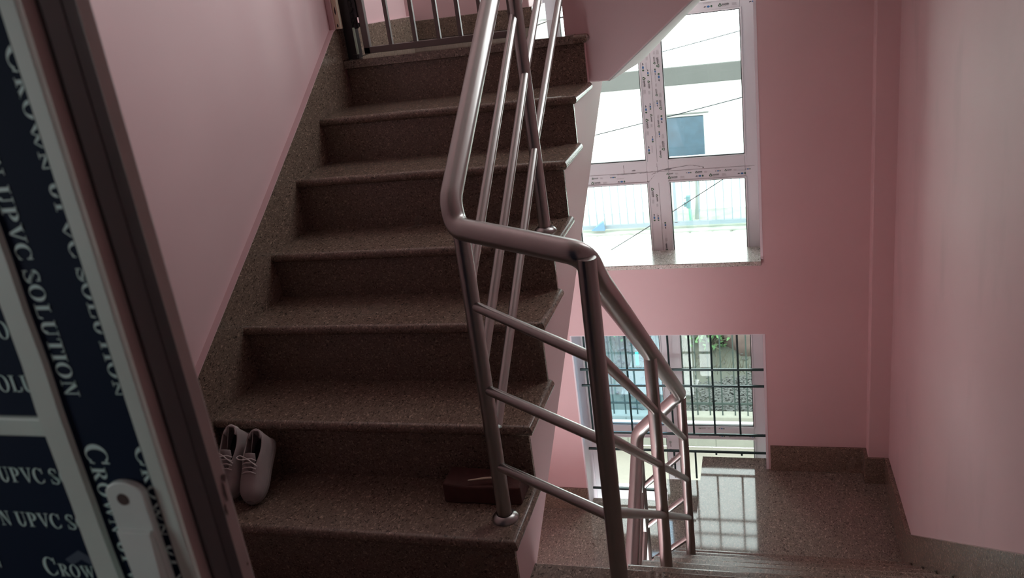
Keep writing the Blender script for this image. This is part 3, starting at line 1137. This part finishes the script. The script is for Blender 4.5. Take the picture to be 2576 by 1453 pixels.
tag(obj('wood_splinter', tw, WOODJ, None, (-.12, .175, TZ[0] + .06)), 'thin wooden splinter lying on top of the dark red brick', 'splinter')

# ------------------------------------------------------------------ outside
FAC = mat('white_facade_plaster', (.80, .84, .78), .8, noise=(2, .04, 0))
FACS = mat('stained_facade_plaster', (.80, .84, .78), .8)
_nt = FACS.node_tree
_tc = _nt.nodes.new('ShaderNodeTexCoord')
_mp = _nt.nodes.new('ShaderNodeMapping')
_mp.inputs['Scale'].default_value = (2.2, 1, 1.4)
_n = _nt.nodes.new('ShaderNodeTexNoise')
_n.inputs['Scale'].default_value = 3
_n.inputs['Detail'].default_value = 8
_sx = _nt.nodes.new('ShaderNodeSeparateXYZ')
_ma = _nt.nodes.new('ShaderNodeMapRange')      # streaks hang from the coping
_ma.inputs['From Min'].default_value = 1.60
_ma.inputs['From Max'].default_value = 2.02
_ma.inputs['To Min'].default_value = -.35
_ma.inputs['To Max'].default_value = .08
_ad = _nt.nodes.new('ShaderNodeMath')
_rp = _nt.nodes.new('ShaderNodeValToRGB')
_rp.color_ramp.elements[0].position = .50
_rp.color_ramp.elements[0].color = (.80, .84, .78, 1)
_rp.color_ramp.elements[1].position = .66
_rp.color_ramp.elements[1].color = (.12, .14, .11, 1)
_nt.links.new(_tc.outputs['Object'], _mp.inputs[0])
_nt.links.new(_mp.outputs[0], _n.inputs['Vector'])
_nt.links.new(_tc.outputs['Object'], _sx.inputs[0])
_nt.links.new(_sx.outputs[2], _ma.inputs['Value'])
_nt.links.new(_n.outputs['Fac'], _ad.inputs[0])
_nt.links.new(_ma.outputs[0], _ad.inputs[1])
_nt.links.new(_ad.outputs[0], _rp.inputs[0])
_nt.links.new(_rp.outputs[0], _nt.nodes['Principled BSDF'].inputs['Base Color'])
FACB = mat('grey_eave_band', (.055, .056, .052), .8, noise=(3, .12, 0))
BLUEW = mat('blue_shutter', (.022, .048, .070), .5, noise=(7, .6, 0))
RAILO = mat('blue_grey_railing', (.13, .17, .19), .6)
STAIN = mat('mossy_coping', (.22, .25, .21), .9, noise=(6, .4, 0))
RAIL2 = mat('dull_green_railing', (.024, .034, .03), .7, spec=.15)
CABLE = mat('black_cable', (.008, .012, .014), .7, spec=.1)
EARTH = mat('dry_earth', (.055, .06, .047), .95, noise=(1.6, .3, .5))
CURB = mat('pale_concrete_kerb', (.15, .15, .125), .9, noise=(6, .15, .3))
CREAM = mat('cream_patio_paving', (.16, .145, .12), .7, noise=(2, .05, 0))
GRAVEL = mat('grey_gravel', (.05, .053, .05), .9, noise=(9, .4, 0))
LEAF = mat('pale_green_leaf', (.05, .12, .04), .7, noise=(8, .3, 0))
DRYG = mat('dry_grass', (.07, .065, .045), .9, noise=(10, .3, 0))
ROCK = mat('reddish_boulder', (.085, .058, .05), .95, noise=(7, .5, .9))

bl = empty('apartment_building', (-.5, 11, -4.4), 'white building with grey eave band and balcony opposite the tall window', 'building')
mb = MB()
mb.box(-9, 8, 11, 13, -4.4, -.26)
obj('wall', mb, FAC, bl)
mb = MB()
mb.box(-9, 8, 10.95, 11.02, -.53, -.27)
obj('eave_band', mb, FACB, bl, bevel=.01)
mb = MB().box(-.80, -.207, 10.93, 11.02, -1.72, -.985)
wv = obj('window_shutter', mb, BLUEW, bl, bevel=.01)
obj('window_ledge', MB().box(-.86, -.13, 10.90, 11.0, -.945, -.935), FACB, bl)
mb = MB().box(-9, 8, 10.0, 11.0, -3.25, -2.42)
obj('balcony_wall', mb, FACS, bl)
obj('coping', MB().box(-9, 8, 9.975, 11.0, -2.42, -2.385), STAIN, bl, bevel=.01)
rb = MB().box(-9, 8, 10.06, 10.11, -2.345, -2.29)
rg = obj('balcony_railing', rb, RAILO, bl)
x = -3.95
while x < 2.2:
    obj('railing_bar', MB().box(x - .0065, x + .0065, 10.075, 10.09, -2.30, -1.50), RAILO, rg)
    x += .1115
obj('railing_post', MB().box(-.615, -.575, 10.06, 10.10, -2.30, -1.50), RAILO, rg)
obj('top_rail', MB().box(-9, 8, 10.06, 10.11, -1.53, -1.50), RAILO, rg)


def wire(name, pts, r, label):
    P = []
    for i in range(13):
        t = i / 12
        a, b = Vector(pts[0]), Vector(pts[1])
        p = a.lerp(b, t)
        p.z -= .25 * 4 * t * (1 - t) * .15
        P.append(p)
    tag(obj(name, MB().tube(P, r, 6), CABLE, None, pts[0], smooth=True), label, 'cable', 'overhead cables outside the tall window')


wire('overhead_cable', ((-3.9, 9.0, -1.16), (2.2, 9.0, -.12)), .007, 'overhead cable crossing in front of the blue shutter')
wire('overhead_cable', ((-3.2, 9.0, -.22), (2.2, 9.0, .62)), .006, 'topmost overhead cable slanting above the grey eave band')
wire('overhead_cable', ((-2.6, 8.0, -2.75), (.55, 8.0, -.95)), .006, 'steep thin cable slanting in front of the balcony railing')

# palm with hanging dry leaves on the balcony roof terrace
pt = empty('palm_tree', (-.30, 10.5, -2.38), 'small palm with hanging dry leaves behind the balcony railing', 'tree')
PALM = mat('dry_palm_leaf', (.16, .20, .18), .8)
obj('trunk', MB().tube([(-.335, 10.5, -2.44), (-.31, 10.5, -2.0), (-.30, 10.5, -1.55)], [.04, .03, .03], 10), PALM, pt, smooth=True)
random.seed(4)
lv = MB()
for k in range(95):
    a = random.uniform(0, 2 * math.pi)
    r0 = random.uniform(.02, .20)
    L_ = random.uniform(.18, .42)
    x, y = -.30 + r0 * math.cos(a) * 1.25, 10.5 + r0 * math.sin(a) * .8
    w_ = random.uniform(.006, .014)
    zt = -1.52 - r0 * .3
    lv.add([(-.30, 10.5, zt + .05), (x - w_, y, zt), (x + w_, y, zt), (x + random.uniform(-.01, .01), y, zt - L_)], [(0, 1, 2), (1, 3, 2)])
obj('leaves', lv, PALM, pt)
gp = empty('pipe', (-.42, 10.3, -2.42), 'light green pipe with a blue valve behind the balcony railing', 'pipe')
obj('tube', MB().tube([(-.405, 10.3, -2.43), (-.42, 10.3, -2.04)], .022, 10), mat('green_pipe', (.12, .42, .24), .5), gp, smooth=True)
vm = MB().box(-.46, -.40, 10.26, 10.33, -2.16, -1.98)
vm.box(-.50, -.46, 10.28, 10.30, -2.14, -2.07)
vm.box(-.49, -.44, 10.28, 10.30, -2.02, -2.005)
obj('valve', vm, mat('teal_valve', (.06, .17, .18), .5), gp, bevel=.01)
tp_ = MB().add([(-1.80, 9.985, -2.34), (-1.60, 9.96, -2.34), (-1.60, 9.96, -2.20), (-1.80, 10.03, -2.34), (-1.60, 10.04, -2.34), (-1.62, 10.03, -2.20)],
               [(0, 1, 2), (3, 5, 4), (0, 2, 5, 3), (1, 4, 5, 2), (0, 3, 4, 1)])
tag(obj('tarpaulin', tp_, mat('blue_tarp', (.06, .14, .22), .6), None, (-1.7, 10, -2.36)), 'small folded blue tarpaulin on the balcony wall top', 'tarpaulin')

# ground beyond the lower window
gm = MB()
nx, ny = 60, 34
vs = []
random.seed(9)
for j in range(ny + 1):
    for i in range(nx + 1):
        x = -10 + 18 * i / nx
        y = 7.12 + 2.9 * j / ny
        z = -4.02 + .10 * math.sin(x * 3.1 + y) * math.sin(y * 2.7) + random.uniform(-.02, .02) + max(0, y - 8.9) * .45
        vs.append((x, y, z))
fs = [(j * (nx + 1) + i, j * (nx + 1) + i + 1, (j + 1) * (nx + 1) + i + 1, (j + 1) * (nx + 1) + i) for j in range(ny) for i in range(nx)]
tag(obj('ground', gm.add(vs, fs), EARTH, smooth=True), 'dry earth bank outside beyond the lower kerb', 'ground', kind='structure')
tag(obj('patio_floor', MB().box(-10, 8, 2.8, 7.0, -4.5, -4.05), CREAM), 'cream paved yard outside the lower window', 'floor', kind='structure')
kb = empty('kerb_wall', (0, 7, -4.05), 'low pale kerb wall carrying a thin bar railing outside', 'wall')
obj('kerb', MB().box(-10, 8, 7.0, 7.14, -4.05, -3.655), CURB, kb, bevel=.012)
for i in range(9):
    pass
o = MB()
for k in range(-20, 16):
    o.box(k * .5, k * .5 + .004, 6.997, 7.0, -4.04, -3.67)
obj('joint', o, EARTH, kb)
ro = obj('railing', MB().box(-10, 8, 7.03, 7.05, -3.52, -3.498), RAIL2, kb)
x = -3.05
while x < 1.6:
    obj('railing_bar', MB().box(x - .007, x + .007, 7.038, 7.052, -3.655, -2.45), RAIL2, ro)
    x += .1365
obj('top_rail', MB().box(-10, 8, 7.03, 7.06, -2.47, -2.44), RAIL2, ro)

# gravel
random.seed(13)


def stone(mb, x, y, z, r):
    vs = []
    for k in range(6):
        a = k * math.pi / 3 + random.uniform(-.3, .3)
        rr = r * random.uniform(.7, 1.15)
        vs.append((x + rr * math.cos(a), y + rr * math.sin(a), z + r * random.uniform(0, .35)))
    vs.append((x, y, z + r * random.uniform(.6, .9)))
    vs.append((x, y, z - r * .4))
    mb.add(vs, [(k, (k + 1) % 6, 6) for k in range(6)] + [((k + 1) % 6, k, 7) for k in range(6)])


gv = MB()
for k in range(3200):
    x = random.gauss(.25, .42)
    y = random.uniform(7.25, 8.6)
    stone(gv, x, y, -3.98 + .10 * math.sin(x * 3.1 + y) * math.sin(y * 2.7) + .05 * random.random(), random.uniform(.010, .024))
for k in range(900):
    x = random.uniform(-2.2, 1)
    y = random.uniform(7.2, 9.6)
    stone(gv, x, y, -4.0 + .10 * math.sin(x * 3.1 + y) * math.sin(y * 2.7) + max(0, y - 8.9) * .45, random.uniform(.01, .03))
tag(obj('gravel', gv, GRAVEL), 'loose grey gravel heaped on the ground outside the lower window', 'gravel', kind='stuff')
dg = MB()
for k in range(900):
    x, y = random.uniform(-2.2, .6), random.uniform(8.7, 10.0)
    z = -4.0 + max(0, y - 8.9) * .45
    dx, dy = random.uniform(-.12, .12), random.uniform(-.06, .06)
    h = random.uniform(.08, .30)
    dg.add([(x - .004, y, z), (x + .004, y, z), (x + dx, y + dy, z + h)], [(0, 1, 2)])
tag(obj('dry_grass', dg, DRYG), 'tangled dry grass growing on the earth bank', 'grass', kind='stuff')


def bush(x, y, z, r, n, label):
    t = empty('bush', (x, y, z), label, 'bush', 'bushes on the bank outside')
    sm = MB()
    lm = MB()
    for k in range(n):
        a = random.uniform(0, 2 * math.pi)
        el = random.uniform(.1, 1.4)
        d = Vector((math.cos(a) * math.cos(el), math.sin(a) * math.cos(el), math.sin(el)))
        e = Vector((x, y, z)) + d * r * random.uniform(.4, 1)
        if k % 4 == 0:
            sm.tube([(x, y, z), e], .006, 5)
        s1 = Vector((random.uniform(-1, 1), random.uniform(-1, 1), random.uniform(-.5, .5))).normalized() * random.uniform(.03, .06)
        s2 = s1.cross(Vector((random.uniform(-1, 1), .3, 1))).normalized() * .022
        lm.add([e - s1, e + s2, e + s1, e - s2], [(0, 1, 2, 3)])
    obj('stem', sm, DRYG, t)
    obj('foliage', lm, LEAF, t)


bush(-.16, 9.35, -3.85, .42, 260, 'pale green leafy bush on the bank seen through the lower right pane')
bush(-1.25, 9.5, -3.8, .35, 140, 'sparse low bush on the bank seen through the lower left pane')
bm = MB()
random.seed(2)
vs, fs = [], []
nu, nv = 16, 9
for j in range(nv + 1):
    for i in range(nu):
        th = 2 * math.pi * i / nu
        ph = math.pi * j / nv
        r = 1 + .12 * math.sin(3 * th + j) + random.uniform(-.05, .05)
        vs.append((.36 + .34 * r * math.sin(ph) * math.cos(th), 9.35 + .3 * r * math.sin(ph) * math.sin(th), -3.72 + .36 * r * math.cos(ph)))
for j in range(nv):
    for i in range(nu):
        fs.append((j * nu + i, j * nu + (i + 1) % nu, (j + 1) * nu + (i + 1) % nu, (j + 1) * nu + i))
tag(obj('boulder', bm.add(vs, fs), ROCK, None, (.36, 9.35, -4.0), smooth=True), 'reddish boulder at the top of the bank outside', 'rock')
gpn = MB().box(.02, .27, 9.55, 9.6, -4.0, -2.9)
tag(obj('metal_sheet', gpn, mat('grey_blue_sheet', (.07, .11, .12), .6), None, (.14, 9.57, -4.0)), 'grey blue metal sheet standing behind the green bush', 'sheet')
cl = MB().box(-.835, -.80, 7.02, 7.035, -3.02, -2.86)
tag(obj('cloth_strip', cl, mat('turquoise_cloth', (.03, .45, .38), .7), None, (-.82, 7.03, -2.94), bevel=.003), 'turquoise rag tied to the outside railing', 'rag')
